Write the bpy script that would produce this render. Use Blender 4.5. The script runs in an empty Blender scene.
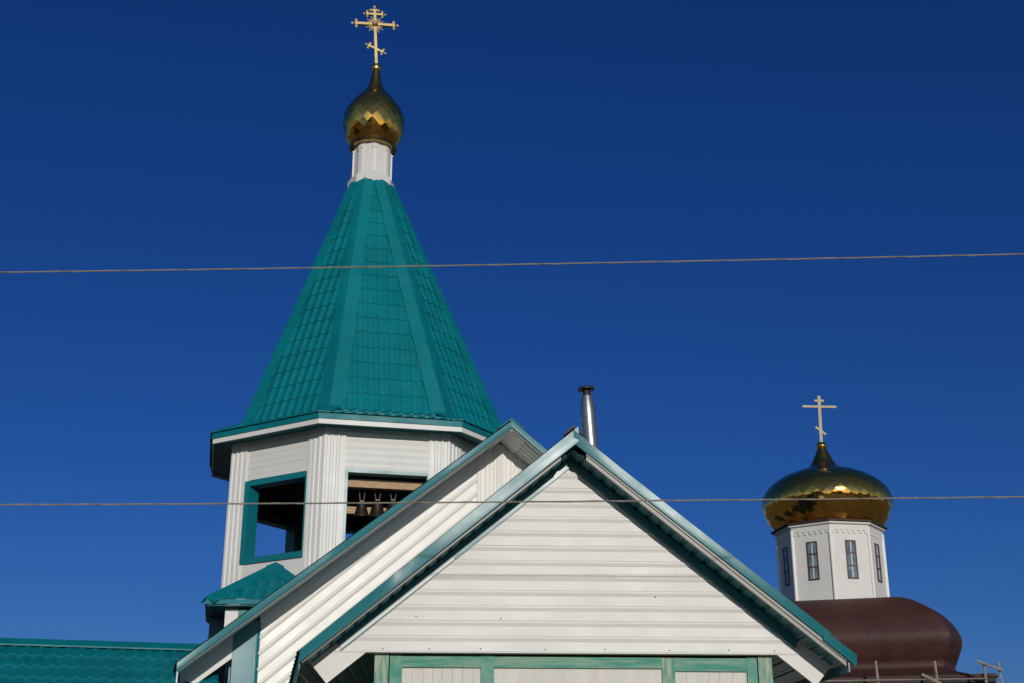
import bpy, bmesh, math, random
from mathutils import Vector, Matrix, noise
random.seed(7)
R = math.radians
SC = bpy.context.scene
COL = SC.collection

# ------------------------------------------------------------ camera, light, exposure
cam_d = bpy.data.cameras.new('camera'); cam = bpy.data.objects.new('camera', cam_d); COL.objects.link(cam)
cam_d.sensor_width = 36; cam_d.lens = 1300 / 1024 * 36; cam_d.clip_start = .1; cam_d.clip_end = 3000
cam.location = (0, 0, 1.6); cam.rotation_euler = (R(90 + 20), 0, 0)
SC.camera = cam
SUN_EL, SUN_AZ = 15.0, 11.0          # degrees; azimuth to the right of straight behind the camera
S = Vector((math.sin(R(SUN_AZ)) * math.cos(R(SUN_EL)), -math.cos(R(SUN_AZ)) * math.cos(R(SUN_EL)), math.sin(R(SUN_EL))))
sun_d = bpy.data.lights.new('sun', 'SUN'); sun = bpy.data.objects.new('sun', sun_d); COL.objects.link(sun)
sun_d.energy = 2.5; sun_d.angle = R(.5); sun_d.color = (1, .945, .86)
sun.rotation_euler = S.to_track_quat('Z', 'Y').to_euler(); sun.location = (0, -20, 30)
W = bpy.data.worlds.new('World'); SC.world = W; W.use_nodes = True
nt = W.node_tree; nt.nodes.clear()
sky = nt.nodes.new('ShaderNodeTexSky'); sky.sky_type = 'NISHITA'; sky.sun_disc = False
sky.sun_elevation = R(SUN_EL); sky.sun_rotation = math.atan2(S.x, S.y)
sky.altitude = 600; sky.air_density = 1.0; sky.dust_density = .5; sky.ozone_density = 3.0
hsv = nt.nodes.new('ShaderNodeHueSaturation'); hsv.inputs['Saturation'].default_value = 1.22; hsv.inputs['Hue'].default_value = .5
bg = nt.nodes.new('ShaderNodeBackground'); bg.inputs[1].default_value = .08
wo = nt.nodes.new('ShaderNodeOutputWorld')
# the sky away from the sun is deeper blue (clear polarised northern sky); towards the sun it stays pale
tcw = nt.nodes.new('ShaderNodeTexCoord'); dt = nt.nodes.new('ShaderNodeVectorMath'); dt.operation = 'DOT_PRODUCT'; dt.inputs[1].default_value = S
mr = nt.nodes.new('ShaderNodeMapRange'); mr.inputs[1].default_value = -.55; mr.inputs[2].default_value = .40
mx = nt.nodes.new('ShaderNodeMix'); mx.data_type = 'RGBA'; mx.inputs[6].default_value = (.205, .345, .68, 1); mx.inputs[7].default_value = (.85, .85, .85, 1)
ml = nt.nodes.new('ShaderNodeMix'); ml.data_type = 'RGBA'; ml.blend_type = 'MULTIPLY'; ml.inputs[0].default_value = 1
ms = nt.nodes.new('ShaderNodeMix'); ms.data_type = 'RGBA'; iv = nt.nodes.new('ShaderNodeMath'); iv.operation = 'SUBTRACT'; iv.inputs[0].default_value = 1; nt.links.new(mr.outputs[0], iv.inputs[1])
nt.links.new(tcw.outputs['Generated'], dt.inputs[0]); nt.links.new(dt.outputs['Value'], mr.inputs[0]); nt.links.new(mr.outputs[0], mx.inputs[0])
nt.links.new(sky.outputs[0], hsv.inputs['Color']); nt.links.new(hsv.outputs[0], ms.inputs[7]); nt.links.new(sky.outputs[0], ms.inputs[6]); nt.links.new(iv.outputs[0], ms.inputs[0]); nt.links.new(ms.outputs[2], ml.inputs[6]); nt.links.new(mx.outputs[2], ml.inputs[7]); nt.links.new(ml.outputs[2], bg.inputs[0]); nt.links.new(bg.outputs[0], wo.inputs[0])
SC.view_settings.view_transform = 'Standard'; SC.view_settings.look = 'None'
SC.view_settings.exposure = 0; SC.view_settings.gamma = 1; SC.view_settings.use_curve_mapping = False
SC.cycles.max_bounces = 8

# ------------------------------------------------------------ materials
def mat(name, col, rough=.5, metal=0, var=.0, vscale=3, bump=0, bscale=8, col2=None, spec=.5, rvar=0, stretch=(1, 1, 1), coat=0):
    m = bpy.data.materials.new(name); m.use_nodes = True
    t = m.node_tree; b = t.nodes['Principled BSDF']; L = t.links.new
    b.inputs['Roughness'].default_value = rough; b.inputs['Metallic'].default_value = metal
    b.inputs['Specular IOR Level'].default_value = spec; b.inputs['Coat Weight'].default_value = coat
    b.inputs['Coat Roughness'].default_value = .15
    tc = t.nodes.new('ShaderNodeTexCoord'); mp = t.nodes.new('ShaderNodeMapping'); mp.inputs['Scale'].default_value = stretch
    L(tc.outputs['Object'], mp.inputs[0])
    c1 = (*col, 1)
    if col2 or var:
        n = t.nodes.new('ShaderNodeTexNoise'); n.inputs['Scale'].default_value = vscale; n.inputs['Detail'].default_value = 6; n.inputs['Roughness'].default_value = .65
        L(mp.outputs[0], n.inputs['Vector'])
        r = t.nodes.new('ShaderNodeValToRGB'); r.color_ramp.elements[0].position = .38; r.color_ramp.elements[1].position = .62
        r.color_ramp.elements[0].color = (*(col2 or [x * (1 - var) for x in col]), 1); r.color_ramp.elements[1].color = c1
        L(n.outputs['Fac'], r.inputs[0]); L(r.outputs[0], b.inputs['Base Color'])
    else:
        b.inputs['Base Color'].default_value = c1
    if rvar:
        n = t.nodes.new('ShaderNodeTexNoise'); n.inputs['Scale'].default_value = 2.3; n.inputs['Detail'].default_value = 3
        L(mp.outputs[0], n.inputs['Vector'])
        mr = t.nodes.new('ShaderNodeMapRange'); mr.inputs[1].default_value = .3; mr.inputs[2].default_value = .7
        mr.inputs[3].default_value = rough - rvar; mr.inputs[4].default_value = rough + rvar
        L(n.outputs['Fac'], mr.inputs[0]); L(mr.outputs[0], b.inputs['Roughness'])
    if bump:
        n = t.nodes.new('ShaderNodeTexNoise'); n.inputs['Scale'].default_value = bscale; n.inputs['Detail'].default_value = 3
        L(mp.outputs[0], n.inputs['Vector'])
        bp = t.nodes.new('ShaderNodeBump'); bp.inputs['Strength'].default_value = 1; bp.inputs['Distance'].default_value = bump
        L(n.outputs['Fac'], bp.inputs['Height']); L(bp.outputs[0], b.inputs['Normal'])
    return m
WHITE = mat('white_painted_steel', (.735, .725, .705), .48, var=.06, vscale=1.2, bump=.004, bscale=1.6, rvar=.06, spec=.35)
WHITE2 = mat('white_painted_masonry', (.66, .65, .63), .6, var=.06, vscale=2)
WHITEN = mat('bright_white_steel', (.82, .80, .76), .42, var=.04, vscale=1.2, bump=.004, bscale=1.6, rvar=.06, spec=.45)  # lighter, slightly glossier white than the other siding
SHADEW = mat('shaded_white_strip', (.20, .20, .19), .5, .3)  # white edge strips: their shade is put into this dark grey
PLANK = mat('grey_white_boards', (.69, .66, .61), .7, var=.10, vscale=3, stretch=(4, 4, .8), bump=.002, bscale=20)
TILE = mat('teal_metal_tile', (.001, .18, .215), .45, var=.17, vscale=1.4, bump=.002, bscale=5, rvar=.08, spec=.25)
TEAL = mat('teal_gloss_steel', (.002, .165, .20), .38, bump=.006, bscale=1.3, var=.05, rvar=.05, spec=.7)
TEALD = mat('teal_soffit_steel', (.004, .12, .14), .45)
GOLD = mat('gilded_sheet', (.90, .50, .12), .085, 1.0, var=.10, vscale=3, bump=.004, bscale=4)
GOLDC = mat('gilded_cross', (.43, .32, .13), .48, .55, var=.2, vscale=9)
GOLDB = mat('gilded_ball', (.80, .50, .16), .22, 1.0)
BRONZE = mat('dark_gold_spike', (.30, .22, .09), .3, 1.0)
BROWN = mat('brown_shingle', (.060, .020, .016), .55, var=.25, vscale=1.5, bump=.01, bscale=6)
def shingle(m):                                     # fine diagonal courses pressed into the brown sheet
    t = m.node_tree; b = t.nodes['Principled BSDF']; mp = next(n for n in t.nodes if n.type == 'MAPPING'); bp = next(n for n in t.nodes if n.type == 'BUMP')
    w = t.nodes.new('ShaderNodeTexWave'); w.wave_type = 'BANDS'; w.bands_direction = 'DIAGONAL'; w.wave_profile = 'SAW'; w.inputs['Scale'].default_value = 1.3; w.inputs['Distortion'].default_value = .4
    t.links.new(mp.outputs[0], w.inputs['Vector'])
    b2 = t.nodes.new('ShaderNodeBump'); b2.inputs['Distance'].default_value = .02; b2.inputs['Strength'].default_value = .8
    t.links.new(w.outputs['Fac'], b2.inputs['Height']); t.links.new(bp.outputs[0], b2.inputs['Normal']); t.links.new(b2.outputs[0], b.inputs['Normal'])
shingle(BROWN)
BROWND = mat('dark_brown_timber', (.03, .018, .013), .7)
BELL = mat('dark_bell_bronze', (.045, .035, .028), .45, .7)
WOOD = mat('raw_pine', (.50, .33, .19), .7, var=.3, vscale=5, stretch=(1, 8, 8))
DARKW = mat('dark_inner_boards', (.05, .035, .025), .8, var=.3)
PALEC = mat('pale_gilded_cross', (.42, .375, .24), .6, .1, var=.15, vscale=6)
IRON = mat('grey_iron', (.16, .15, .14), .55)
STEEL = mat('stainless_steel', (.40, .40, .42), .34, .88, var=.08, vscale=6, bump=.002, bscale=9)
SOOT = mat('sooty_black_steel', (.012, .012, .012), .6)
CABLE = mat('weathered_cable', (.28, .25, .21), .6, var=.3, vscale=30)
GREEN = mat('worn_green_paint', (.012, .235, .165), .6, col2=(.16, .33, .25), vscale=5, stretch=(1, 1, 1), bump=.003, bscale=25)
GREENH = mat('green_paint_on_rail', (.012, .235, .165), .6, col2=(.20, .34, .26), vscale=4, stretch=(.5, 1, 5), bump=.003, bscale=25)
GREENV = mat('faded_green_paint', (.05, .27, .19), .65, col2=(.40, .43, .34), vscale=4.5, stretch=(5, 1, .7), bump=.003, bscale=25)
GLASS = mat('window_glass', (.17, .23, .29), .06, spec=.9, var=.6, vscale=2.5)  # mottled blue-grey base colour stands in for reflected sky
FRAME = mat('brown_window_frame', (.09, .035, .025), .5)
POLE = mat('grey_scaffold_wood', (.30, .25, .22), .7, var=.3)
BARK = mat('bark', (.07, .05, .035), .9)
LEAF = mat('dark_foliage', (.035, .05, .02), .8, var=.5, vscale=.3)
DIRT = mat('dry_grass_ground', (.24, .18, .10), .95, col2=(.13, .12, .05), vscale=.25, bump=.03, bscale=3)
ROADM = mat('asphalt', (.05, .05, .05), .85, var=.25, vscale=.8, bump=.004, bscale=40)

# ------------------------------------------------------------ helpers
def link(name, bm, m, parent=None, smooth=False):
    me = bpy.data.meshes.new(name); bm.normal_update(); bm.to_mesh(me); bm.free()
    me.materials.append(m)
    if smooth:
        for p in me.polygons: p.use_smooth = True
        me.set_sharp_from_angle(angle=R(38))
    o = bpy.data.objects.new(name, me); COL.objects.link(o)
    if parent: o.parent = parent
    return o
def thing(name, label, cat, loc=(0, 0, 0), yaw=0, group=None):
    o = bpy.data.objects.new(name, None); COL.objects.link(o); o.location = loc; o.rotation_euler = (0, 0, R(yaw)); o.empty_display_size = .3
    o['label'] = label; o['category'] = cat
    if group: o['group'] = group
    return o
def tag(o, label, cat, group=None):
    o['label'] = label; o['category'] = cat
    if group: o['group'] = group
    return o
NB = bmesh.new
def box(bm, x0, x1, y0, y1, z0, z1, M=None):
    v = [Vector((x, y, z)) for x in (x0, x1) for y in (y0, y1) for z in (z0, z1)]
    if M: v = [M @ p for p in v]
    v = [bm.verts.new(p) for p in v]
    for f in ((0, 1, 3, 2), (4, 6, 7, 5), (0, 4, 5, 1), (2, 3, 7, 6), (0, 2, 6, 4), (1, 5, 7, 3)): bm.faces.new([v[i] for i in f])
def hexa(bm, a, b):
    """solid between two matching polygons a and b (lists of points)"""
    va = [bm.verts.new(p) for p in a]; vb = [bm.verts.new(p) for p in b]; n = len(a)
    bm.faces.new(va); bm.faces.new(vb[::-1])
    for i in range(n): bm.faces.new((va[i], vb[i], vb[(i + 1) % n], va[(i + 1) % n]))
    bmesh.ops.recalc_face_normals(bm, faces=bm.faces[:])
def prism(bm, pts, d):
    d = Vector(d); hexa(bm, [Vector(p) for p in pts], [Vector(p) + d for p in pts])
def tube(bm, pts, r, n=8):
    pts = [Vector(p) for p in pts]; rings = []
    rr = r if isinstance(r, (list, tuple)) else [r] * len(pts)
    for i, p in enumerate(pts):
        t = (pts[min(i + 1, len(pts) - 1)] - pts[max(i - 1, 0)]).normalized()
        a = t.cross(Vector((0, 0, 1)) if abs(t.z) < .9 else Vector((1, 0, 0))).normalized(); b = t.cross(a)
        rings.append([bm.verts.new(p + rr[i] * (a * math.cos(2 * math.pi * k / n) + b * math.sin(2 * math.pi * k / n))) for k in range(n)])
    for q, w in zip(rings, rings[1:]):
        for k in range(n): bm.faces.new((q[k], q[(k + 1) % n], w[(k + 1) % n], w[k]))
    bm.faces.new(rings[0][::-1]); bm.faces.new(rings[-1])
    bmesh.ops.recalc_face_normals(bm, faces=bm.faces[:])
def lathe(bm, prof, n=24, th0=0, c=(0, 0), cap=True):
    rings = []
    for r, z in prof:
        rings.append([bm.verts.new((c[0] + r * math.sin(th0 + 2 * math.pi * k / n), c[1] - r * math.cos(th0 + 2 * math.pi * k / n), z)) for k in range(n)])
    for q, w in zip(rings, rings[1:]):
        for k in range(n): bm.faces.new((q[k], q[(k + 1) % n], w[(k + 1) % n], w[k]))
    if cap: bm.faces.new(rings[0][::-1]); bm.faces.new(rings[-1])
def clip(bm, poly, O=None):
    """keep the part of a sheet (in its own x,y) inside a convex polygon given counter-clockwise"""
    n = len(poly)
    area = sum(poly[i][0] * poly[(i + 1) % n][1] - poly[(i + 1) % n][0] * poly[i][1] for i in range(n))
    if area < 0: poly = poly[::-1]
    for i in range(n):
        a = Vector((*poly[i], 0)); b = Vector((*poly[(i + 1) % n], 0)); d = b - a
        nrm = Vector((d.y, -d.x, 0))
        bmesh.ops.bisect_plane(bm, geom=bm.verts[:] + bm.edges[:] + bm.faces[:], plane_co=a, plane_no=nrm, clear_outer=True, dist=1e-6)
def place(bm, O, ax, ay, nn):
    O, ax, ay, nn = Vector(O), Vector(ax), Vector(ay), Vector(nn)
    for v in bm.verts: v.co = O + ax * v.co.x + ay * v.co.y + nn * v.co.z
def sheet(poly, ang, period, prof, O, ax, ay, nn, seg=.45, wob=.0015, phase=0, into=None):
    """profiled metal sheet clipped to poly; ribs run at angle ang (degrees) in the sheet's plane"""
    bm = NB(); c, s = math.cos(R(ang)), math.sin(R(ang))
    A = [x * c + y * s for x, y in poly]; B = [-x * s + y * c for x, y in poly]
    na = max(1, int((max(A) - min(A)) / seg)); la = [min(A) - .01 + (max(A) - min(A) + .02) * i / na for i in range(na + 1)]
    k0 = math.floor((min(B) - phase) / period) - 1; k1 = math.ceil((max(B) - phase) / period) + 1
    sd = random.uniform(0, 50); prev = None
    for k in range(k0, k1):
        jit = random.uniform(-.0015, .0015)
        for fr, h in prof:
            b = phase + (k + fr) * period
            row = []
            for a in la:
                w = wob * noise.noise((a * 1.1 + sd, b * 2.5, 3.1)) * 2
                row.append(bm.verts.new((a * c - b * s, a * s + b * c, h + w + jit)))
            if prev:
                for i in range(na): bm.faces.new((prev[i], prev[i + 1], row[i + 1], row[i]))
            prev = row
    clip(bm, poly); place(bm, O, ax, ay, nn)
    if into is None: return bm
    merge(into, bm)
def merge(dst, src):
    me = bpy.data.meshes.new('tmp'); src.to_mesh(me); src.free(); dst.from_mesh(me); bpy.data.meshes.remove(me)
def tiles(poly, O, ax, ay, nn, P=.36, wv=.19, amp=.018, step=.022, into=None, t0=0):
    """pressed metal roof tile: waves across, a step down at the lower edge of every row; y runs UP the slope"""
    bm = NB(); X = [p[0] for p in poly]; Y = [p[1] for p in poly]
    nx = int((max(X) - min(X)) / wv * 8) + 2; xs = [min(X) - .01 + i * wv / 8 for i in range(nx + 1)]
    rows = []; k = math.floor((min(Y) - t0) / P) - 1
    while t0 + k * P < max(Y) + P:
        for fr, h in ((0.0, step), (.05, step * .98), (.5, step * .5), (.985, .0)):
            rows.append((t0 + (k + fr) * P, h))
        k += 1
    prev = None
    for y, h in rows:
        row = []
        for x in xs:
            w = math.cos(2 * math.pi * x / wv); w = amp * (w if w > -.3 else -.3 + (w + .3) * .35)
            row.append(bm.verts.new((x, y + .012 * math.cos(2 * math.pi * x / wv), h + w + .002 * noise.noise((x * 2, y * 2, 1)))))
        if prev:
            for i in range(nx): bm.faces.new((prev[i], prev[i + 1], row[i + 1], row[i]))
        prev = row
    clip(bm, poly); place(bm, O, ax, ay, nn)
    if into is None: return bm
    merge(into, bm)
LAP = [(0, .013), (.10, .013), (.33, .001), (.90, .008), (.945, .008), (.948, .001), (.975, .001), (.978, .013)]
LAP = [(1 - f, h) for f, h in LAP[::-1]]            # listed going down, used going up
LAPD = [(f, h * 1.9) for f, h in LAP]; LAPU = LAPD
PLK = [(0, 0), (.90, .004), (.91, -.007), (.97, -.007), (.98, 0)]
FLUTE = [(0, 0), (.12, .018), (.48, .018), (.62, 0)]
SIN = [(0, 0), (.25, .008), (.5, .016), (.75, .008)]
RIB = [(0, 0), (.1, .022), (.32, .022), (.42, 0)]
X, Y, Z = Vector((1, 0, 0)), Vector((0, 1, 0)), Vector((0, 0, 1))

# ------------------------------------------------------------ ground and road (setting)
bm = NB()
g = 48
for i in range(g + 1):
    for j in range(g + 1):
        x, y = (i / g - .5) * 1600, (j / g - .5) * 1600
        bm.verts.new((x, y, -.02 + (noise.noise((x * .02, y * .02, 0)) * .8 if max(abs(x), abs(y - 20)) > 90 else 0)))
bm.verts.ensure_lookup_table()
for i in range(g):
    for j in range(g): a = i * (g + 1) + j; bm.faces.new([bm.verts[k] for k in (a, a + g + 1, a + g + 2, a + 1)])
o = link('ground', bm, DIRT); o['kind'] = 'structure'
bm = NB(); box(bm, -80, 80, -4, 3.5, -.05, .004); o = link('road', bm, ROADM); o['kind'] = 'structure'

# ------------------------------------------------------------ generic gable pieces
def slope_sheet(name, side, z0, sl, u1, y0, y1, m, parent, off=0, along='slope', period=.2, splay=0, prof=RIB, wob=.001):
    """one roof slope (side -1/+1): ridge height z0, falling sl per metre; plane shifted off along its normal"""
    c = 1 / math.sqrt(1 + sl * sl)
    ax = Vector((side * c, 0, -sl * c)); ay = Y.copy(); nn = Vector((side * sl * c, 0, c))
    ln = u1 / c; ln2 = (u1 + splay) / c
    poly = [(0, y0), (ln, y0), (ln2, y1), (0, y1)]
    b = sheet(poly, 0 if along == 'slope' else 90, period, prof, nn * off + Z * z0, ax, ay, nn, seg=.6, wob=wob)
    return link(name, b, m, parent)
def rake_board(name, side, z0, sl, u0, u1, y, h0, th, m, parent, leans, h1=None, lip=.012, lap=.6):
    """bent sheet-metal barge board: its face leans back by the given degrees at stations along its length"""
    bm = NB(); n = 70; rows = []; c = 1 / math.sqrt(1 + sl * sl)
    for i in range(n + 1):
        f = i / n; u = side * (u0 + (u1 - u0) * f); h = h0 + ((h1 or h0) - h0) * f
        zt = z0 - sl * (u * side)
        for (fa, la), (fb, lb) in zip(leans, leans[1:]):
            if fa <= f <= fb: lean = la + (lb - la) * ((f - fa) / (fb - fa)); break
        lean += 2.0 * noise.noise((u * 2.2, y, side * 5))
        t = math.tan(R(lean)) * h; yl = y; y_ = y - (.004 if f > lap else 0)
        prof = [(y + th, zt), (y_ + t * .9, zt + .001), (y_ + t * .5, zt - h * .42), (y_, zt - h * .92), (y_ + .002, zt - h), (y + lip + .01, zt - h - .004), (y + th, zt - h + .0)]
        rows.append([bm.verts.new((u, yy, zz)) for yy, zz in prof])
    for a, b in zip(rows, rows[1:]):
        for k in range(len(a)): k2 = (k + 1) % len(a); bm.faces.new((a[k], a[k2], b[k2], b[k]))
    bm.faces.new(rows[0]); bm.faces.new(rows[-1][::-1])
    bmesh.ops.recalc_face_normals(bm, faces=bm.faces[:])
    return link(name, bm, m, parent, True)

# ------------------------------------------------------------ front house
H = thing('gabled_house', 'white clapboard gable house in front, with teal roof edging and a steel chimney', 'house', (.659, 14.35, 0), 3)
SL, ZS, YF = .835, 5.405, -.46
SLS = .811                                             # the soffit runs a touch flatter than the barge boards
bm = sheet([(-2.56, 3.243), (2.46, 3.243), (2.46, 3.35), (0, 5.40), (-2.56, 3.262)], 0, .1645, LAP, (0, 0, 0), X, Z, -Y, seg=.35, wob=.003, phase=3.243)
link('siding', bm, WHITE, H)
bm = NB(); box(bm, -2.56, 2.46, .012, .05, 3.23, 3.30); box(bm, -2.56, 2.46, -.016, .012, 3.236, 3.244)
tri = [(-2.56, .03, 3.29), (2.5, .03, 3.29), (0, .03, 5.38)]; prism(bm, tri, (0, .05, 0)); link('gable_back', bm, WHITE, H)
for s in (-1, 1):
    bm = NB(); c = 1 / math.sqrt(1 + SL * SL)
    e = 2.47 if s > 0 else 2.53
    u = [(s * .0, ZS - .004), (s * e, ZS - SLS * e - .004), (s * (e - .04), ZS - SL * e - .012 - .03), (s * .0, ZS - .112)]
    prism(bm, [(a, -.018, b) for a, b in u], (0, -.022, 0)); link('rake_trim', bm, TEAL, H)
    if s < 0:
        bm = NB(); prism(bm, [(-1.3, -.042, ZS - SL * 1.3 - .055), (-2.5, -.042, ZS - SL * 2.5 - .025), (-2.5, -.042, ZS - SL * 2.5 - .06), (-1.3, -.042, ZS - SL * 1.3 - .09)], (0, .03, 0)); link('edge_channel', bm, WHITE, H)
    bm = NB()
    u = [(s * 2.24, 3.236), (s * 2.55, 3.325), (s * 2.81, 3.115), (s * 2.64, 2.915)]
    prism(bm, [(a, -.006, b) for a, b in u], (0, .03, 0))
    u = [(s * 2.24, 3.238), (s * 2.232, 3.23), (s * 2.632, 2.909), (s * 2.64, 2.915)]
    prism(bm, [(a, -.012, b) for a, b in u], (0, .05, 0))
    link('eave_return', bm, WHITE, H)
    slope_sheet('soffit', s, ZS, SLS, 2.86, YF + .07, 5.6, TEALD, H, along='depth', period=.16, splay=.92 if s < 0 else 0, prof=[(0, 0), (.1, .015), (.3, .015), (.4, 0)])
    slope_sheet('roof', s, ZS + .20, SL, 2.91 if s < 0 else 2.96, YF + .005, 5.6, TILE, H, along='slope', period=.17, splay=.97 if s < 0 else 0, prof=SIN)
    bm = NB()                                                # strip where soffit and barge board meet, shade painted in as grey
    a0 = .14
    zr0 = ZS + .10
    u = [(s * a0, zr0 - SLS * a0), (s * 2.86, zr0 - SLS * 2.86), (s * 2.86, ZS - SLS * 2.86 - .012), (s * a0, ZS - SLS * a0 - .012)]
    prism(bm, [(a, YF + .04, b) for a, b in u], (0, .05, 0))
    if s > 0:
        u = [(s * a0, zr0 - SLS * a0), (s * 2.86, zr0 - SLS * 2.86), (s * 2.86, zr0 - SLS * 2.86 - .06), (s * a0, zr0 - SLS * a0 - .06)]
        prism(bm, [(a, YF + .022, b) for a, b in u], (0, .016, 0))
    link('soffit_edge', bm, SHADEW, H)
    bm = NB()                                                # eave board running back along the gutter line
    sp = .95 if s < 0 else 0
    a, b = s * 2.89, ZS + .19 - SL * 2.89
    hexa(bm, [(a, YF + .03, b), (a - s * .015, YF + .03, b), (a - s * .015, YF + .03, b - .17), (a, YF + .03, b - .17)],
         [(a + s * sp, 5.6, b - SL * sp), (a + s * (sp - .015), 5.6, b - SL * sp), (a + s * (sp - .015), 5.6, b - SL * sp - .17), (a + s * sp, 5.6, b - SL * sp - .17)])
    link('eave_board', bm, TEAL, H)
    bm = NB(); box(bm, s * 2.08 - .05, s * 2.08 + .05, .25, 5.4, 0, 3.6); link('side_wall', bm, PLANK, H)
rake_board('barge_board', -1, 5.605, SL, -.055, 2.88, YF - .012, .175, .03, TEAL, H, [(0, 2), (.25, 1), (.42, -1), (.5, -5), (.58, -9), (.66, -1), (.72, -12), (1, -16)], h1=.125)
rake_board('barge_board', 1, 5.605, .812, .0, 2.70, YF, .14, .03, TEAL, H, [(0, -12), (.1, -6), (.2, 1), (.4, 2), (.55, -2), (.75, -8), (1, -16)], h1=.11)
rake_board('barge_end', 1, 5.578, .812, 2.62, 2.955, YF - .008, .11, .03, TEAL, H, [(0, -12), (1, -18)])
bm = NB()
for s in (-1, 1):
    c = 1 / math.sqrt(1 + SL * SL)
    u = [(0, 5.665), (s * .1, 5.665 - SL * .1), (s * .1, 5.635 - SL * .1), (0, 5.635)]
    prism(bm, [(a, YF - .005, b) for a, b in u], (0, 6, 0))
link('ridge_cap', bm, SOOT, H)
bm = NB(); box(bm, -2.1, 2.1, 5.35, 5.45, 0, 3.3); prism(bm, [(-2.5, 5.35, 3.3), (2.5, 5.35, 3.3), (0, 5.35, 5.38)], (0, .1, 0)); link('back_wall', bm, PLANK, H)
for u, z in ((-2.05, 3.275), (-1.55, 3.275), (-1.0, 3.28), (-.3, 3.275), (.35, 3.28), (1.05, 3.275), (1.7, 3.28), (2.2, 3.275), (.92, 3.85), (-.78, 3.60), (-1.7, 3.62)):
    bm = NB(); bmesh.ops.create_uvsphere(bm, u_segments=8, v_segments=5, radius=.008, matrix=Matrix.Translation((u, -.012, z))); link('screw', bm, IRON, H)
# timber front
def bar(name, x0, x1, y0, y1, z0, z1, m, par=H):
    b = NB(); box(b, x0, x1, y0, y1, z0, z1); bmesh.ops.bevel(b, geom=b.edges[:], offset=.004, segments=1); return link(name, b, m, par)
bar('corner_post', -2.135, -1.985, .075, .23, 0, 3.235, GREENV)
bar('corner_post', 2.035, 2.185, .075, .23, 0, 3.235, GREENV)
bar('frame_post', -1.972, -1.843, .085, .2, 0, 3.225, GREEN)
bar('frame_post', -.99, -.85, .085, .2, 0, 3.225, GREEN)
bar('frame_post', .979, 1.12, .085, .2, 0, 3.205, GREENV)
bar('frame_post', 1.912, 2.022, .085, .2, 0, 3.22, GREEN)
bar('frame_rail', -1.842, -.991, .09, .2, 3.092, 3.215, GREENH)
bar('frame_rail', -.849, .978, .09, .2, 3.092, 3.21, GREENH)
bar('frame_rail', 1.121, 1.911, .09, .2, 3.065, 3.205, GREENH)
for a, b, p in ((-1.842, -.991, .11), (-.849, .978, 3), (1.121, 1.911, .13)):
    q = NB(); x = a
    while x < b - .01:
        x2 = min(b, x + p * random.uniform(.9, 1.1)); box(q, x + .0012, x2 - .0012, .118 + random.uniform(0, .003), .16, 0, 3.095); x = x2
    link('board_panel', q, PLANK, H)
bar('lintel', -2.1, 2.15, .13, .25, 3.2, 3.4, BROWND)
# chimney (leans a little), standing on the right-hand slope
ch = NB(); lathe(ch, [(.098, 0), (.098, .56), (.102, .565), (.102, .575), (.098, .58), (.098, .70), (.068, .87), (.062, .87)], 24); 
CH = link('chimney', ch, STEEL, H, True); CH.location = (.425, 1.5, 5.76); CH.rotation_euler = (0, R(-3.2), 0)
ch = NB(); lathe(ch, [(.045, .80), (.05, .95), (.05, 1.0)], 12); box(ch, .055, .062, -.01, .01, .84, .97); box(ch, -.062, -.055, -.01, .01, .84, .97)
link('inner_flue', ch, SOOT, CH)
ch = NB(); lathe(ch, [(.108, .955), (.108, .975), (.085, .99), (.03, 1.0), (.002, 1.003)], 24); link('rain_cap', ch, SOOT, CH, False)
ch = NB(); lathe(ch, [(.17, -.10), (.115, .04), (.10, .06)], 20); link('flashing', ch, SOOT, CH)

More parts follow.
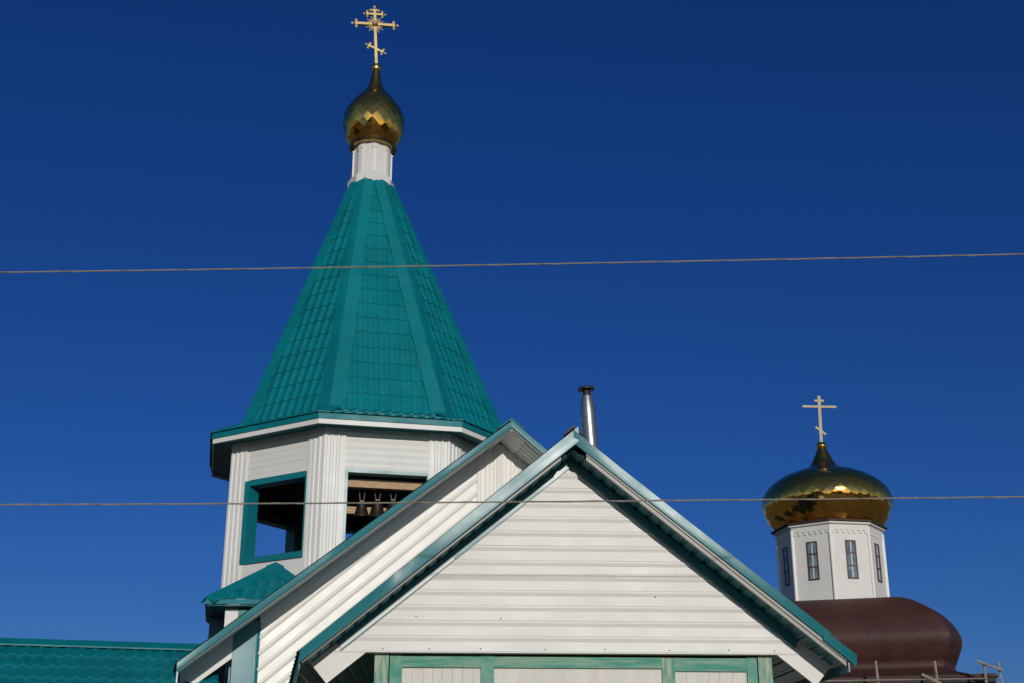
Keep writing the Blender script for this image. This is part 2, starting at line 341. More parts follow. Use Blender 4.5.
# ------------------------------------------------------------ porch of the church
PX, PY, PYAW = -.204, 20.5, 15
P = thing('church_porch', 'broad white metal gable behind the front house, diagonal ribbed cladding, teal barge boards', 'porch', (PX, PY, 0), PYAW)
SL2, ZS2, YF2 = .803, 7.325, -.80
for s in (-1, 1):
    # diagonal cladding each side of a vertical strip
    pts = [(s * .36, ZS2 - SL2 * .36 - .0), (s * 3.66, ZS2 - SL2 * 3.66), (s * 3.66, 0), (s * .36, 0)]
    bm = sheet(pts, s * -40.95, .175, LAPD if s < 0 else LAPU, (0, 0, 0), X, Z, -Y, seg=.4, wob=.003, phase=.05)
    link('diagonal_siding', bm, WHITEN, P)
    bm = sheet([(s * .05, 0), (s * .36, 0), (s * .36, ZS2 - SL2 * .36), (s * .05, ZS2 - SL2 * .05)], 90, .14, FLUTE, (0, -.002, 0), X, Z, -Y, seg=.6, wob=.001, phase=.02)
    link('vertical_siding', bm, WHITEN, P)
    bm = NB(); box(bm, s * .345, s * .375, -.03, -.018, 0, ZS2 - SL2 * .375); link('strip_trim', bm, WHITE, P)
    bm = NB()
    prism(bm, [(s * 3.73, -.03, 0), (s * 4.03, -.03, 0), (s * 4.03, -.03, ZS2 - SL2 * 4.03), (s * 3.73, -.03, ZS2 - SL2 * 3.73)], (0, .3, 0)); link('corner_pilaster', bm, TEAL, P)
    bm = NB(); rows = []
    for i in range(30):
        z = i / 29 * 4.3; w = .008 * noise.noise((z * 4, 0, 0)); rows.append([bm.verts.new((s * u, -y, min(z, ZS2 - SL2 * u))) for u, y in ((3.645, .016), (3.665, .03 + w), (3.70, .04 + w), (3.728, .035))])
    for a, b in zip(rows, rows[1:]):
        for k in range(3): bm.faces.new((a[k], a[k + 1], b[k + 1], b[k]))
    link('corner_trim', bm, TEAL, P, True)
    # eave return on the wall plane beyond the corner
    bm = NB()
    prism(bm, [(s * 4.035, -.01, ZS2 - SL2 * 4.035), (s * 4.75, -.01, ZS2 - SL2 * 4.75), (s * 4.75, -.01, 3.25), (s * 4.035, -.01, 3.82)], (0, .03, 0))
    prism(bm, [(s * 4.035, -.025, 3.93), (s * 4.78, -.025, 3.335), (s * 4.78, -.025, 3.165), (s * 4.035, -.025, 3.745)], (0, .02, 0)); link('eave_return', bm, WHITE, P)
    bm = NB(); box(bm, s * 4.0 - .05, s * 4.0 + .05, .27, 2.0, 0, 4.1); link('side_wall', bm, TEAL, P)
    slope_sheet('soffit', s, ZS2 + .0, SL2, 4.78, YF2 + .02, 2.1, WHITE, P, along='slope', period=.14, prof=[(0, 0), (.12, .014), (.45, .014), (.57, 0)])
    slope_sheet('roof', s, ZS2 + .135, SL2, 4.84, YF2, 2.1, TILE, P, period=.19, prof=SIN)
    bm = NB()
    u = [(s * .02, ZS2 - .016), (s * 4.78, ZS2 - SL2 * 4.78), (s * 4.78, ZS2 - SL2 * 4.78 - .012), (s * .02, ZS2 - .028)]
    prism(bm, [(a, YF2 + .035, b) for a, b in u], (0, .12, 0)); link('soffit_edge', bm, SHADEW, P)  # edge strip in the painted-in shade grey
    bm = NB(); a = s * 4.81; b = ZS2 + .12 - SL2 * 4.81
    box(bm, min(a, a - s * .02), max(a, a - s * .02), YF2 + .04, 2.1, b - .38, b - .02); link('eave_board', bm, WHITE, P)
bm = NB(); box(bm, -.055, .055, -.04, -.015, 0, ZS2 - .06); link('centre_batten', bm, WHITE, P)
bm = NB(); c = 1 / math.sqrt(1 + SL2 ** 2)
for s in (-1, 1):
    prism(bm, [(0, YF2 + .06, ZS2 - .004), (s * .22, YF2 + .06, ZS2 - SL2 * .22 - .004), (s * .22, YF2 + .06, ZS2 - SL2 * .22 - .016), (0, YF2 + .06, ZS2 - .018)], (0, .78, 0))
link('apex_plate', bm, WHITE, P)
rake_board('barge_board', 1, 7.455, SL2, -.02, 4.82, YF2 - .012, .115, .03, TEAL, P, [(0, 1), (.15, -2), (.4, -6), (.7, -10), (1, -14)])
rake_board('barge_board', -1, 7.45, SL2, 0, 4.815, YF2, .115, .03, TEAL, P, [(0, -3), (.12, -2), (.2, 3), (.25, -4), (.4, -7), (.55, -9), (.6, -1), (.7, -6), (.9, -7), (1, 2)])
bm = NB()
for s in (-1, 1):
    prism(bm, [(0, YF2 + .005, 7.50), (s * .2, YF2 + .005, 7.50 - SL2 * .2), (s * .2, YF2 + .005, 7.48 - SL2 * .2), (0, YF2 + .005, 7.48)], (0, 2.9, 0))
link('ridge_cap', bm, TILE, P)
bm = NB(); prism(bm, [(-4, .03, 0), (4, .03, 0), (4, .03, 4.0), (0, .03, 7.25), (-4, .03, 4.0)], (0, .08, 0)); link('gable_back', bm, DARKW, P)

# ------------------------------------------------------------ bell tower
TX, TY, TH = -2.80, 25.0, -9.8
T = thing('bell_tower', 'octagonal white bell tower with tall teal tiled spire and small gold onion dome', 'bell tower', (TX, TY, 0), 0)
def ov(r, k, z, lean=0): a = R(TH + 45 * k); return Vector((r * math.sin(a) + lean, -r * math.cos(a), z))
RW, RE, RS, RT = 2.87, 3.33, 2.72, .44
ZE0, ZE, ZSK, ZT = 8.005, 8.19, 8.44, 14.25
LEAN = -.21
WZ0, WZ1, WU = 5.79, 7.30, .735
face_len = 2 * RW * math.sin(R(22.5))
for k in range(8):
    a, b = ov(RW, k, 0), ov(RW, k + 1, 0); ax = (b - a).normalized(); nn = Vector((ax.y, -ax.x, 0)); mid = (a + b) / 2
    hl = face_len / 2
    hm = sheet([(-WU - .05, WZ1), (WU + .05, WZ1), (WU + .05, ZE0 + .12), (-WU - .05, ZE0 + .12)], 0, .118 if k % 2 else .125, PLK if k % 2 else SIN, mid, ax, Z, nn, seg=.3, wob=.002, phase=WZ1)
    link('header_siding', hm, WHITE, T)
    hm = sheet([(-WU - .05, 0), (WU + .05, 0), (WU + .05, WZ0), (-WU - .05, WZ0)], 0, .17, PLK, mid, ax, Z, nn, seg=.5, wob=.002, phase=WZ0); link('apron_siding', hm, WHITE, T)
    # window frame: surround + deep reveal
    fr = NB(); w = .11 if k % 2 else .05
    M = Matrix((( ax.x, -nn.x, 0, mid.x), (ax.y, -nn.y, 0, mid.y), (0, 0, 1, 0), (0, 0, 0, 1)))
    box(fr, -WU - .02, -WU + w, -.035, .22, WZ0, WZ1, M); box(fr, WU - w * .35, WU + .02, -.03, .22, WZ0, WZ1, M)
    box(fr, -WU + w, WU - w * .35, -.035, .22, WZ1 - w * .9, WZ1 + .01, M); box(fr, -WU + w, WU - w * .35, -.035, .22, WZ0 - .01, WZ0 + w * .9, M)
    link('window_frame', fr, TEAL, T)
    # inner lining
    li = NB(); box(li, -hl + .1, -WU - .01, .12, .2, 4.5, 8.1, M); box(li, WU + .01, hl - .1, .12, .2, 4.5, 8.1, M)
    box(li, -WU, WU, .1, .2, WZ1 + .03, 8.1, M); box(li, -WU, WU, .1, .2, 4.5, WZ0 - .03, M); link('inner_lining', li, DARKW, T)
    # fluted corner column round vertex k
    cl = NB()
    p0, p1 = ov(RW, k, 0), ov(RW, k + 1, 0); q0 = ov(RW, k - 1, 0)
    for tgt, sgn in ((p1, 1), (q0, -1)):
        d = (tgt - p0).normalized(); n2 = Vector((d.y, -d.x, 0)) * sgn
        sheet([(-.0195, 0), (.30, 0), (.30, ZE0 + .12), (-.0195, ZE0 + .12)], 90, .112, FLUTE, p0 + n2 * .03, d, Z, n2, seg=1.0, wob=.0, phase=-.034, into=cl)
        M2 = Matrix(((d.x, -n2.x, 0, p0.x), (d.y, -n2.y, 0, p0.y), (0, 0, 1, 0), (0, 0, 0, 1)))
        box(cl, .298, .355, -.042, .03, 0, ZE0 + .12, M2)
    link('corner_column', cl, WHITE, T)
# eaves
fa, tr, so = NB(), NB(), NB()
for k in range(8):
    for bm_, r0, r1, z0, z1 in ((fa, RE, RE - .03, ZE0 + .09, ZE), (tr, RE - .022, RE - .05, ZE0, ZE0 + .10)):
        hexa(bm_, [ov(r0, k, z0), ov(r0, k + 1, z0), ov(r0, k + 1, z1), ov(r0, k, z1)], [ov(r1, k, z0), ov(r1, k + 1, z0), ov(r1, k + 1, z1), ov(r1, k, z1)])
    v = [so.verts.new(p) for p in (ov(RE - .04, k, ZE0 + .05), ov(RE - .04, k + 1, ZE0 + .05), ov(RW - .3, k + 1, ZE0 + .05), ov(RW - .3, k, ZE0 + .05))]; so.faces.new(v)
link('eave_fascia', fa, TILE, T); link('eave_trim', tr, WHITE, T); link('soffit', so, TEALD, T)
# ceiling, floor
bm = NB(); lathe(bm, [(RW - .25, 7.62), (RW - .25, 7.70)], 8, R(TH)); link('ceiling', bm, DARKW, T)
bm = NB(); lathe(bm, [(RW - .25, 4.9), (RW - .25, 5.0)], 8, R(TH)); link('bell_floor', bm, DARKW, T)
# spire and skirt in pressed metal tile
sp, sk = NB(), NB()
caps = []
for k in range(8):
    a, b = ov(RS, k, ZSK), ov(RS, k + 1, ZSK); c, d = ov(RT, k + 1, ZT, LEAN), ov(RT, k, ZT, LEAN)
    for (a_, b_, c_, d_, dst) in ((a, b, c, d, sp), (ov(RE + .03, k, ZE - .0), ov(RE + .03, k + 1, ZE - .0), b, a, sk)):
        ax = (b_ - a_).normalized(); mid = (a_ + b_) / 2; up = ((c_ + d_) / 2 - mid); up = (up - ax * up.dot(ax)).normalized(); nn = ax.cross(up)
        loc = lambda p: ((p - mid).dot(ax), (p - mid).dot(up))
        tiles([loc(a_), loc(b_), loc(c_), loc(d_)], mid, ax, up, nn, P=.37, wv=.2, into=dst, t0=.02 if dst is sp else .0, amp=.017, step=.017)
SPI = link('spire_roof', sp, TILE, T)
link('roof_skirt', sk, TILE, T)
for k in range(8):
    bm = NB()
    for s in (1, -1):
        for (r0, z0, r1, z1, lean) in ((RS, ZSK, RT, ZT, LEAN),):
            e0, e1 = ov(r0, k, z0), ov(r1, k, z1, lean); e1 = e0.lerp(e1, .985)
            along = (e1 - e0).normalized(); f = ov(r0, k + s, z0); f2 = ov(r1, k + s, z1, lean)
            d0 = (f - e0).normalized(); nrm = (d0.cross(along) * s).normalized(); dp = nrm.cross(along) * (-s) if False else (d0 - along * d0.dot(along)).normalized()
            w0, w1 = .25, .20
            off = nrm * .055; ra = Vector((math.sin(R(TH + 45 * k)), -math.cos(R(TH + 45 * k)), .35)) * .058; ba = [e0 + ra, e1 + ra * .6, e1 + dp * min(w1, (f2 - e1).length * .5) + off * .8, e0 + dp * w0 + off * .8]
            hexa(bm, ba, [p - nrm * .03 if i > 1 else p - ra * .5 for i, p in enumerate(ba)])
    link('hip_cap', bm, TILE, SPI)
# hip flashings on the skirt
for k in range(8):
    bm = NB(); e0, e1 = ov(RE + .02, k, ZE + .01), ov(RS, k, ZSK + .04)
    for s in (1, -1):
        d0 = (ov(RE, k + s, ZE) - ov(RE, k, ZE)).normalized()
        ba = [e0 + Z * .03, e1 + Z * .04, e1 + d0 * .2 + Z * .03, e0 + d0 * .2 + Z * .02]
        hexa(bm, ba, [p - Z * .03 for p in ba])
    link('skirt_cap', bm, TILE, T)
# neck
OX = LEAN
bm = NB()
lathe(bm, [(.505, 14.29), (.505, 14.43), (.47, 14.48), (.425, 14.56), (.405, 14.60), (.405, 15.30), (.43, 15.36), (.45, 15.42)], 8, R(TH + 22.5), (OX, 0))
NK = link('drum_neck', bm, WHITE2, T); NK.location.z = -.16
bm = NB()
for k in range(8):
    a = R(TH + 22.5 + 45 * k); M = Matrix.Translation((OX, 0, 0)) @ Matrix.Rotation(a, 4, 'Z')
    box(bm, -.038, .038, -.425, -.36, 14.55, 15.12, M); box(bm, -.05, .05, -.437, -.36, 15.12, 15.16, M)
    a2 = a + R(22.5); M = Matrix.Translation((OX, 0, 0)) @ Matrix.Rotation(a2, 4, 'Z')
    for i in range(7):
        t0, t1 = math.pi * i / 7, math.pi * (i + 1) / 7; q = .125
        hexa(bm, [M @ Vector((r * math.cos(t), -.390, 15.16 + r * math.sin(t))) for r, t in ((q, t0), (q, t1), (q - .022, t1), (q - .022, t0))],
             [M @ Vector((r * math.cos(t), -.36, 15.16 + r * math.sin(t))) for r, t in ((q, t0), (q, t1), (q - .022, t1), (q - .022, t0))])
link('pilaster_trim', bm, WHITE2, NK)
# onion of diamond panels
def onion(prof, n, rows, c, name, parent, m=GOLD, th0=0, soft=.5):
    """faceted dome: staggered rings joined by diamond panels"""
    cum = [0]
    for p, q in zip(prof, prof[1:]): cum.append(cum[-1] + math.hypot(q[0] - p[0], q[1] - p[1]))
    def at(f):
        d = f * cum[-1]
        for i in range(len(prof) - 1):
            if d <= cum[i + 1] + 1e-9:
                t = (d - cum[i]) / (cum[i + 1] - cum[i]); return prof[i][0] + (prof[i + 1][0] - prof[i][0]) * t, prof[i][1] + (prof[i + 1][1] - prof[i][1]) * t
        return prof[-1]
    bm = NB(); rings = []
    for i in range(rows + 1):
        r, z = at(i / rows); o = .5 * (i % 2)
        rings.append([bm.verts.new((c[0] + r * math.sin(th0 + 2 * math.pi * (k + o) / n), c[1] - r * math.cos(th0 + 2 * math.pi * (k + o) / n), z)) for k in range(n)])
    for i in range(rows - 1):
        for k in range(n):
            o = i % 2
            lo = rings[i][k]; up = rings[i + 2][k]; l, r_ = (rings[i + 1][(k - 1) % n], rings[i + 1][k]) if o == 0 else (rings[i + 1][k], rings[i + 1][(k + 1) % n])
            bm.faces.new((lo, r_, up, l))
    for k in range(n):
        bm.faces.new((rings[0][k], rings[0][(k + 1) % n], rings[1][k]))
        o = (rows) % 2
        if o == 0: bm.faces.new((rings[rows][(k + 1) % n], rings[rows][k], rings[rows - 1][k]))
        else: bm.faces.new((rings[rows][k], rings[rows][(k - 1) % n], rings[rows - 1][k]))
    bmesh.ops.recalc_face_normals(bm, faces=bm.faces[:])
    o = link(name, bm, m, parent); me = o.data; me.shade_smooth()           # panels slightly dished between their seams
    vn = [Vector(v.vector) for v in me.vertex_normals]; jit = [Vector((random.gauss(0, 1), random.gauss(0, 1), random.gauss(0, 1))) * (.10 * (1 - soft)) for p in me.polygons]; me.normals_split_custom_set([(me.polygons[p].normal.lerp(vn[me.loops[l].vertex_index], soft) + jit[p]).normalized() for p in range(len(me.polygons)) for l in me.polygons[p].loop_indices])
    return o
def smooth_prof(pts, n=8):
    out = []
    for i in range(len(pts) - 1):
        p0, p1, p2, p3 = pts[max(i - 1, 0)], pts[i], pts[i + 1], pts[min(i + 2, len(pts) - 1)]
        for j in range(n):
            t = j / n
            out.append(tuple(.5 * (2 * p1[d] + (p2[d] - p0[d]) * t + (2 * p0[d] - 5 * p1[d] + 4 * p2[d] - p3[d]) * t * t + (3 * p1[d] - p0[d] - 3 * p2[d] + p3[d]) * t ** 3) for d in (0, 1)))
    return out + [pts[-1]]
op = smooth_prof([(.49, 15.34), (.61, 15.55), (.675, 15.86), (.63, 16.14), (.46, 16.42), (.27, 16.65), (.175, 16.80)])
ON = onion(op, 21, 15, (OX, 0), 'onion_dome', T, th0=R(3), soft=.38); ON.location.z = -.16
bm = NB(); lathe(bm, smooth_prof([(.18, 16.77), (.135, 16.92), (.10, 17.10), (.075, 17.25)], 4), 16, 0, (OX, 0)); link('dome_spike', bm, BRONZE, ON, True)
bm = NB(); lathe(bm, [(.43, 15.25), (.50, 15.26), (.525, 15.31), (.51, 15.35), (.47, 15.37)], 32, 0, (OX, 0)); link('dome_collar', bm, BRONZE, ON)
bm = NB(); lathe(bm, smooth_prof([(.02, 17.18), (.088, 17.22), (.112, 17.30), (.088, 17.38), (.02, 17.41)], 5), 18, 0, (OX, 0)); link('finial_ball', bm, GOLDB, ON, True)
# ornate eight-pointed cross
CR = bpy.data.objects.new('ornate_cross', None)
def flat_bar(bm, x0, z0, x1, z1, w, t):
    d = Vector((x1 - x0, 0, z1 - z0)).normalized(); n = Vector((-d.z, 0, d.x)) * w / 2; a, b = Vector((x0, -t / 2, z0)), Vector((x1, -t / 2, z1))
    prism(bm, [a + n, b + n, b - n, a - n], (0, t, 0))
def diamond(bm, x, z, r, t=.03):
    ring = [(x + r, z), (x, z + r), (x - r, z), (x, z - r)]; i = [(x + r * .45, z), (x, z + r * .45), (x - r * .45, z), (x, z - r * .45)]
    for q in range(4):
        p = [ring[q], ring[(q + 1) % 4], i[(q + 1) % 4], i[q]]
        prism(bm, [(a, -t / 2, b) for a, b in p], (0, t, 0))
def trefoil(bm, x, z, dx, dz, s):
    n = (-dz, dx)
    flat_bar(bm, x - n[0] * s * .75, z - n[1] * s * .75, x + n[0] * s * .75, z + n[1] * s * .75, s * .75, .05)
    for a, b in ((1.25 * dx, 1.25 * dz), (n[0] * 1.25, n[1] * 1.25), (-n[0] * 1.25, -n[1] * 1.25)): diamond(bm, x + a * s, z + b * s, s * .48)
bm = NB(); flat_bar(bm, 0, 0, 0, 1.30, .055, .055); trefoil(bm, 0, 1.28, 0, 1, .062)
CR = link('ornate_cross', bm, GOLDC, T); CR.scale = (1.12, 1.12, 1.12); CR.location = (OX, 0, 17.20); CR.rotation_euler = (0, R(-3.6), R(12))
bm = NB(); flat_bar(bm, -.36, .955, .36, .955, .052, .05)
for s in (-1, 1): trefoil(bm, s * .375, .955, s, 0, .06)
link('main_crossbar', bm, GOLDC, CR)
bm = NB(); flat_bar(bm, -.14, 1.19, .14, 1.19, .042, .04)
for s in (-1, 1): trefoil(bm, s * .15, 1.19, s, 0, .048)
link('upper_crossbar', bm, GOLDC, CR)
bm = NB(); flat_bar(bm, -.13, .455, .13, .325, .042, .04)
for s in (-1, 1): trefoil(bm, s * .13, .39 - s * .065, s * .894, -s * .447, .048)
link('slanted_crossbar', bm, GOLDC, CR)
bm = NB(); M = Matrix.Translation((0, -.045, 1.0)) @ Matrix.Rotation(R(90), 4, 'X'); bmesh.ops.create_uvsphere(bm, u_segments=16, v_segments=8, radius=.06, matrix=Matrix.Translation((0, -.03, .955)))
for i in range(24):
    a = 2 * math.pi * (i + .5) / 24
    if abs(math.sin(2 * a)) < .3: continue
    l = .20 if i % 2 else .16
    prism(bm, [(.05 * math.cos(a - .16), -.006, .955 + .05 * math.sin(a - .16)), (.05 * math.cos(a + .16), -.006, .955 + .05 * math.sin(a + .16)), (l * math.cos(a + .02), -.006, .955 + l * math.sin(a + .02)), (l * math.cos(a - .02), -.006, .955 + l * math.sin(a - .02))], (0, .012, 0))
link('sunburst', bm, GOLDC, CR)

# timber beams and bells in the front opening
fa_, fb_ = ov(RW, 0, 0), ov(RW, 1, 0); fax = (fb_ - fa_).normalized(); fin = Vector((-fax.y, fax.x, 0)); fm = (fa_ + fb_) / 2
FY = math.degrees(math.atan2(fax.y, fax.x))
Mb = Matrix(((fax.x, fin.x, 0, fm.x), (fax.y, fin.y, 0, fm.y), (0, 0, 1, 0), (0, 0, 0, 1)))
for d, z, h in ((.25, 7.06, .15), (.62, 6.66, .13)):
    bm = NB(); box(bm, -1.02 + d * .2, 1.02 - d * .2, d, d + .14, z, z + h, Mb); link('bell_beam', bm, WOOD, T)
for d, u, l in ((1.2, .62, .9), (1.6, .95, .9)):
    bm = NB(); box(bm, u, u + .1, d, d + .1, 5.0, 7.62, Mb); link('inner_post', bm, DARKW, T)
bells = [(-.37, .17, 'leftmost dark bronze bell hanging from the pine beam inside the tower opening'),
         (-.09, .19, 'middle dark bronze bell hanging from the pine beam inside the tower opening'),
         (.19, .20, 'rightmost dark bronze bell on the beam, partly behind the porch barge board')]
for u, r, lab in bells:
    r *= .85
    p = Vector((TX, TY, 0)) + (Mb @ Vector((u, .47, 0)))
    B = thing('church_bell', lab, 'bell', (p.x, p.y, 6.57), FY, 'bells hanging in the tower')
    bm = NB(); k = r / .17
    lathe(bm, smooth_prof([(r, 0), (r * .97, .02), (r * .80, .09), (r * .66, .19 * k), (r * .58, .26 * k), (r * .42, .31 * k), (.02, .33 * k)], 4), 24, cap=False); link('bell_body', bm, BELL, B, True)
    bm = NB(); tube(bm, [(0, 0, .3 * k), (0, 0, .02)], .012); bmesh.ops.create_uvsphere(bm, u_segments=10, v_segments=6, radius=.035, matrix=Matrix.Translation((0, 0, .0))); link('clapper', bm, BELL, B)
    bm = NB(); box(bm, -.035, .035, -.02, .02, .29 * k, .33 * k + .02)
    for s in (-1, 1): tube(bm, [(s * .025, -.0, .30 * k), (s * .03, -.0, .34 * k), (s * .05, -.01, .45), (s * .07, -.02, .60)], .008, 6)
    link('hanging_strap', bm, IRON, B)

# ------------------------------------------------------------ small tiled hip roof at the foot of the tower
Ax, Ay, Az = -3.93, 21.6, 5.50
A = thing('roofed_annex', 'small teal hipped tile roof squeezed between the tower foot and the porch eave', 'annex', (Ax, Ay, 0), 2)
hw, dp, ze = .93, .9, 4.79
ap = Vector((0, .0, Az)); fl, fr_ = Vector((-hw, -dp, ze)), Vector((hw, -dp, ze)); bl, br = Vector((-1.3, 1.2, ze)), Vector((hw, 1.2, ze)); ab = Vector((0, 1.2, Az))
rb = NB()
for q in ([fl, fr_, ap], [bl, fl, ap, ab], [fr_, br, ab, ap]):
    ax = (q[1] - q[0]).normalized(); up = q[2] - q[0]; up = (up - ax * up.dot(ax)).normalized(); nn = ax.cross(up); mid = (q[0] + q[1]) / 2
    tiles([((p - mid).dot(ax), (p - mid).dot(up)) for p in q], mid, ax, up, nn, into=rb)
RA = link('tile_roof', rb, TILE, A)
for e0 in (fl, fr_):
    bm = NB(); al = (ap - e0).normalized()
    for oth in ([fr_, bl] if e0 is fl else [fl, br]):
        d0 = (oth - e0).normalized(); d0 = (d0 - al * d0.dot(al)).normalized(); ba = [e0 + Z * .055, ap + Z * .055, ap + d0 * .19 + Z * .045, e0 + d0 * .19 + Z * .045]
        hexa(bm, ba, [p - Z * .03 for p in ba])
    link('hip_cap', bm, TILE, RA)
bm = NB(); box(bm, -hw, hw, -dp - .015, -dp + .02, ze - .07, ze + .005); hexa(bm, [(-hw - .015, -dp + .02, ze - .07), (-hw + .02, -dp + .02, ze - .07), (-hw + .02, -dp + .02, ze - .01), (-hw - .015, -dp + .02, ze - .01)], [(-1.315, 1.2, ze - .07), (-1.28, 1.2, ze - .07), (-1.28, 1.2, ze - .01), (-1.315, 1.2, ze - .01)]); box(bm, hw - .02, hw + .015, -dp + .02, 1.2, ze - .07, ze + .005); link('fascia', bm, TILE, A)
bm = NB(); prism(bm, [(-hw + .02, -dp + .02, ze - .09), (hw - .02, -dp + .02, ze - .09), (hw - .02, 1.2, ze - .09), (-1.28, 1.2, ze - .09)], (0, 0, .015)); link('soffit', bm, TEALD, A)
bm = NB(); box(bm, -.62, .62, -.55, 1.2, 0, ze - .1); link('wall', bm, WHITE, A)
bm = NB(); box(bm, -1.1, -.8, .4, 1.15, 0, ze - .09); link('corner_panel', bm, TEALD, A)
bm = NB(); box(bm, -.655, -.45, -.68, -.555, 0, ze - .11); link('white_corner_board', bm, WHITE, A)
bm = NB(); box(bm, -.445, -.25, -.7, -.555, 0, ze - .12); link('teal_corner_board', bm, TEAL, A)

# ------------------------------------------------------------ low side wing on the left
N = thing('side_wing', 'long low teal tiled roof running off the left edge behind the porch eave', 'church wing', (PX, PY, 0), PYAW)
zr, yr, bt = 4.0, 1.0, 31
cb, sb = math.cos(R(bt)), math.sin(R(bt)); ln = 2.6
rb = NB()
tiles([(-5.2, 0), (5.2, 0), (5.2, ln), (-5.2, ln)], (-9.4, yr - ln * cb, zr - ln * sb), X, Vector((0, cb, sb)), Vector((0, -sb, cb)), wv=.19, into=rb)
tiles([(-5.2, 0), (5.2, 0), (5.2, ln), (-5.2, ln)], (-9.4, yr + ln * cb, zr - ln * sb), -X, Vector((0, -cb, sb)), Vector((0, sb, cb)), wv=.19, into=rb)
RN = link('tile_roof', rb, TILE, N)
bm = NB(); 
for s in (-1, 1):
    prism(bm, [(-14.6, yr, zr + .06), (-14.6, yr + s * .2 * cb, zr + .06 - .2 * sb), (-14.6, yr + s * .2 * cb, zr + .04 - .2 * sb), (-14.6, yr, zr + .03)], (10.4, 0, 0))
link('ridge_cap', bm, TILE, RN)
bm = NB(); box(bm, -14.3, -4.1, yr - 1.9, yr + 1.9, 0, 2.85); link('wall', bm, WHITE, N)
bm = NB(); box(bm, -14.5, -4.1, yr - ln * cb - .01, yr - ln * cb + .02, zr - ln * sb - .16, zr - ln * sb - .02); link('fascia', bm, TEAL, N)
bm = NB(); prism(bm, [(-14.3, yr - 1.9, 2.85), (-14.3, yr + 1.9, 2.85), (-14.3, yr, zr - .05)], (.1, 0, 0)); link('gable', bm, WHITE, N)
bm = NB(); prism(bm, [(-4.3, yr - 1.9, 2.85), (-4.3, yr + 1.9, 2.85), (-4.3, yr, zr - .05)], (.1, 0, 0)); link('gable', bm, WHITE, N)

# ------------------------------------------------------------ far church with the wide gold dome
DX, DY, DTH = 11.08, 45.0, -12.5
D = thing('domed_church', 'distant church with white windowed drum, wide gold dome and bulging brown roof', 'church', (DX, DY, 0), 0)
def dv(r, k, z): a = R(DTH + 45 * k); return Vector((r * math.sin(a), -r * math.cos(a), z))
RD = 1.78
bm = NB(); lathe(bm, [(RD, 7.9), (RD, 10.72), (RD + .03, 10.73), (RD + .03, 10.80), (RD + .13, 10.83), (RD + .13, 10.93), (RD + .05, 10.95)], 8, R(DTH)); DR = link('drum', bm, WHITE2, D)
bm = NB()
for k in range(8): tube(bm, [dv(RD + .01, k, 8.2), dv(RD + .01, k, 10.72)], .055, 8)
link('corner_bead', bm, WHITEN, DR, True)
bm = NB()
for k in range(8):
    a, b = dv(RD, k, 0), dv(RD, k + 1, 0); ax = (b - a).normalized(); nn = Vector((ax.y, -ax.x, 0)); mid = (a + b) / 2
    M = Matrix(((ax.x, -nn.x, 0, mid.x), (ax.y, -nn.y, 0, mid.y), (0, 0, 1, 0), (0, 0, 0, 1)))
    for i in range(7): u = -.60 + i * .2; box(bm, u - .05, u + .05, -.035, .05, 10.52, 10.62, M)
    box(bm, -.67, .67, -.03, .05, 10.62, 10.73, M)
    w = NB(); x0, x1, z0, z1 = -.19, .19, 8.98, 10.28
    box(w, x0, x0 + .034, -.03, .04, z0, z1, M); box(w, x1 - .034, x1, -.03, .04, z0, z1, M)
    for z in (z0, z0 + .42, z0 + .85, z1 - .045): box(w, x0 + .045, x1 - .045, -.03, .04, z, z + .045, M)
    wf = link('window', w, FRAME, D)
    w = NB(); box(w, x0 + .04, x1 - .04, -.012, .03, z0 + .04, z1 - .04, M); link('pane', w, GLASS, wf)
    w = NB(); box(w, -.018, .018, -.02, .02, z0 + .046, z0 + .419, M); box(w, -.018, .018, -.02, .02, z0 + .466, z0 + .849, M); box(w, -.018, .018, -.02, .02, z0 + .896, z1 - .046, M); link('mullion', w, WHITE2, wf)
link('dentil_band', bm, WHITE2, DR)
dp_ = smooth_prof([(1.80, 10.93), (2.02, 11.2), (2.22, 11.62), (2.26, 11.95), (2.08, 12.36), (1.62, 12.74), (1.10, 12.98), (.72, 13.10)])
DO = onion(dp_, 44, 22, (0, 0), 'gold_dome', D, th0=R(4), soft=.65)
bm = NB(); lathe(bm, smooth_prof([(.76, 13.085), (.52, 13.22), (.37, 13.42), (.26, 13.65), (.17, 13.86)], 5), 24); link('dome_spike', bm, BRONZE, DO, True)
bm = NB(); lathe(bm, smooth_prof([(.03, 13.80), (.14, 13.86), (.19, 13.98), (.14, 14.10), (.03, 14.16)], 5), 20); link('finial_ball', bm, GOLD, DO, True)
bm = NB(); lathe(bm, [(1.75, 10.88), (1.99, 10.90), (1.99, 10.96), (1.82, 10.97)], 8, R(DTH)); link('dome_collar', bm, BROWND, DO)
bm = NB(); flat_bar(bm, 0, 0, 0, 1.75, .105, .07); CF = link('plain_cross', bm, PALEC, D); CF.location = (0, 0, 14.12); CF.rotation_euler = (0, R(1.6), R(-6))
bm = NB(); flat_bar(bm, -.60, 1.36, .60, 1.33, .085, .06); link('main_crossbar', bm, PALEC, CF)
bm = NB(); flat_bar(bm, -.17, 1.57, .17, 1.565, .075, .06); link('upper_crossbar', bm, PALEC, CF)
bm = NB(); flat_bar(bm, -.17, .58, .18, .30, .075, .06); link('slanted_crossbar', bm, PALEC, CF)
# bulging four-sided roof
prof = smooth_prof([(1.7, 8.28), (2.35, 8.19), (2.95, 7.93), (3.5, 7.48), (3.82, 6.98), (3.88, 6.65), (3.74, 6.25), (3.60, 5.98), (3.72, 5.76), (4.5, 5.50)], 6)
bm = NB()
def sq(r): return [Vector((-r, -r)), Vector((r, -r)), Vector((r, r)), Vector((-r, r))]
BY = R(-16)
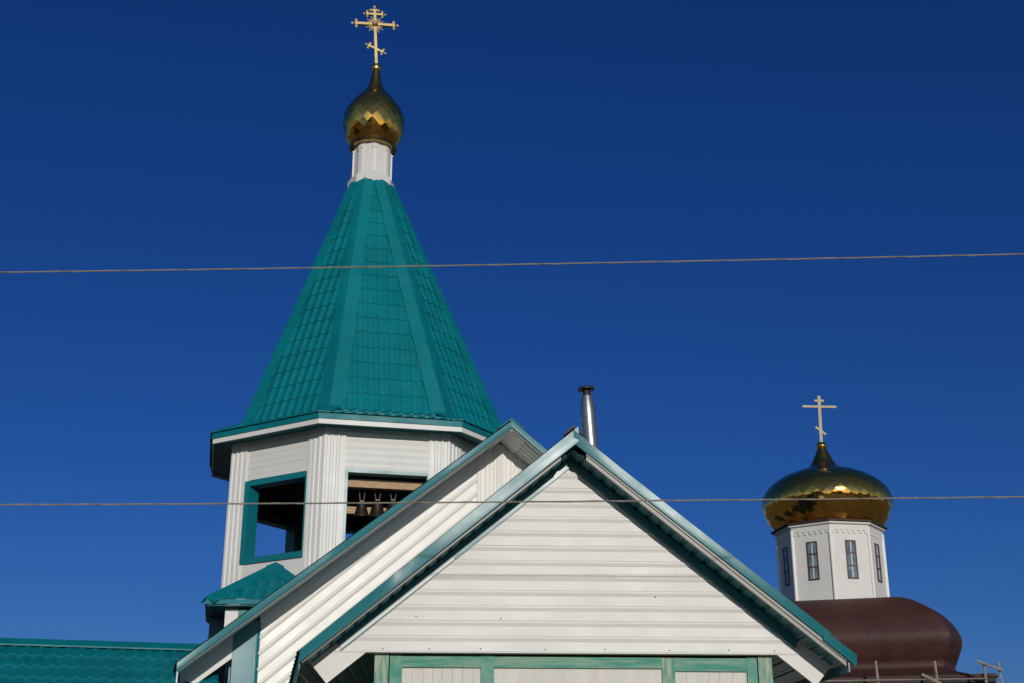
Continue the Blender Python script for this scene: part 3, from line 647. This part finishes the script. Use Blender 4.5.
# square plan with blunt corners
def plan(r): q = r * .895; c = r * .62; return [Vector(p) for p in ((-q, -r), (q, -r), (r, -c), (r, c), (q, r), (-q, r), (-r, c), (-r, -c))]
def rot(p, z): return (p.x * math.cos(BY) - p.y * math.sin(BY), p.x * math.sin(BY) + p.y * math.cos(BY), z)
for i in range(8):                                    # faces meeting in crisp hips
    prev = None
    for r_, z in prof:
        a, b = plan(r_)[i], plan(r_)[(i + 1) % 8]; row = [bm.verts.new(rot(a + (b - a) * j / 6, z)) for j in range(7)]
        if prev:
            for k in range(6): bm.faces.new((prev[k], row[k], row[k + 1], prev[k + 1]))
        prev = row
bm.faces.new([bm.verts.new(rot(p, prof[0][1])) for p in plan(prof[0][0])])
BR = link('bulging_roof', bm, BROWN, D, True)
MB_ = Matrix.Rotation(BY, 4, 'Z')
bm = NB(); box(bm, -4.6, 4.6, -4.6, 4.6, 5.28, 5.515, MB_); link('eave_board', bm, BROWND, BR)
bm = NB(); box(bm, -4.66, 4.66, -4.66, 4.66, 5.42, 5.475, MB_); link('gutter', bm, BROWN, BR)
bm = NB(); box(bm, -4.3, 4.3, -4.3, 4.3, 0, 5.28, MB_); link('church_wall', bm, BROWND, D)  # darkness under the eave put into the wall's brown colour

# scaffold guard rail along the brown roof's edge
SCF = thing('scaffold_railing', 'thin grey scaffold posts with broken rail along the brown roof edge at right', 'scaffolding', (DX, DY, 0), -17)
for u, v, h in ((1.33, -5.35, 5.885), (3.0, -5.35, 5.83), (4.34, -5.35, 5.76), (4.75, -5.35, 5.75)):
    bm = NB(); tube(bm, [(u, v, 0), (u + .03, v, 3), (u + .02, v, 5.2), (u, v, h)], .04, 6); link('post', bm, POLE, SCF)
bm = NB(); tube(bm, [(4.17, -5.42, 5.79), (4.84, -5.42, 5.49)], .04, 6); link('rail', bm, POLE, SCF)
bm = NB(); tube(bm, [(-3, -5.42, 5.38), (4.4, -5.42, 5.29)], .022, 6); link('rail', bm, POLE, SCF)
bm = NB(); tube(bm, [(2.6, -5.45, 5.45), (3.1, -5.45, 5.17)], .05, 6); link('brace', bm, POLE, SCF)
bm = NB(); box(bm, -4, 6, -5.9, -5.0, 4.4, 4.45); link('deck_board', bm, POLE, SCF)

# ------------------------------------------------------------ overhead wires
for zc, sl_, cv, r, lab in ((5.493, .0194, .00072, .0055, 'upper of two overhead wires, crossing the teal spire'), (3.672, .0079, .0006, .0055, 'lower of two overhead wires, crossing the white gables and gold dome')):
    bm = NB(); pts = [(x / 4, 9, zc + sl_ * x / 4 + cv * (x / 4) ** 2) for x in range(-100, 101)]
    tube(bm, pts, r, 6); tube(bm, [(p[0], p[1] + .005 * math.cos(p[0] * 14), p[2] + .0045 * math.sin(p[0] * 14)) for p in [(x / 12, 9, zc + sl_ * x / 12 + cv * (x / 12) ** 2) for x in range(-300, 301)]], r * .6, 5)
    tag(link('overhead_wire', bm, CABLE), lab, 'wire', 'overhead wires')

# ------------------------------------------------------------ far-off wood behind the camera (seen mirrored in the gilding)
bm = NB()
for i in range(170):
    a = R(random.uniform(95, 265)); d = random.uniform(60, 125); x, y = d * math.sin(a), d * math.cos(a) * 1.0
    h = random.uniform(9, 17); w = h * .28
    for j in range(90):
        f = random.random(); rr = w * (1 - f ** 2 * .8) * math.sqrt(random.random()); t = random.uniform(0, 6.28)
        p = Vector((x + rr * math.cos(t), y + rr * math.sin(t), h * (.15 + .85 * f))); s = random.uniform(.5, 1.1)
        u = Vector((random.gauss(0, 1), random.gauss(0, 1), random.gauss(0, 1))).normalized(); v = u.orthogonal().normalized()
        bm.faces.new([bm.verts.new(q) for q in (p + u * s, p + v * s, p - u * s, p - v * s)])
o = link('far_wood', bm, LEAF); o['kind'] = 'stuff'
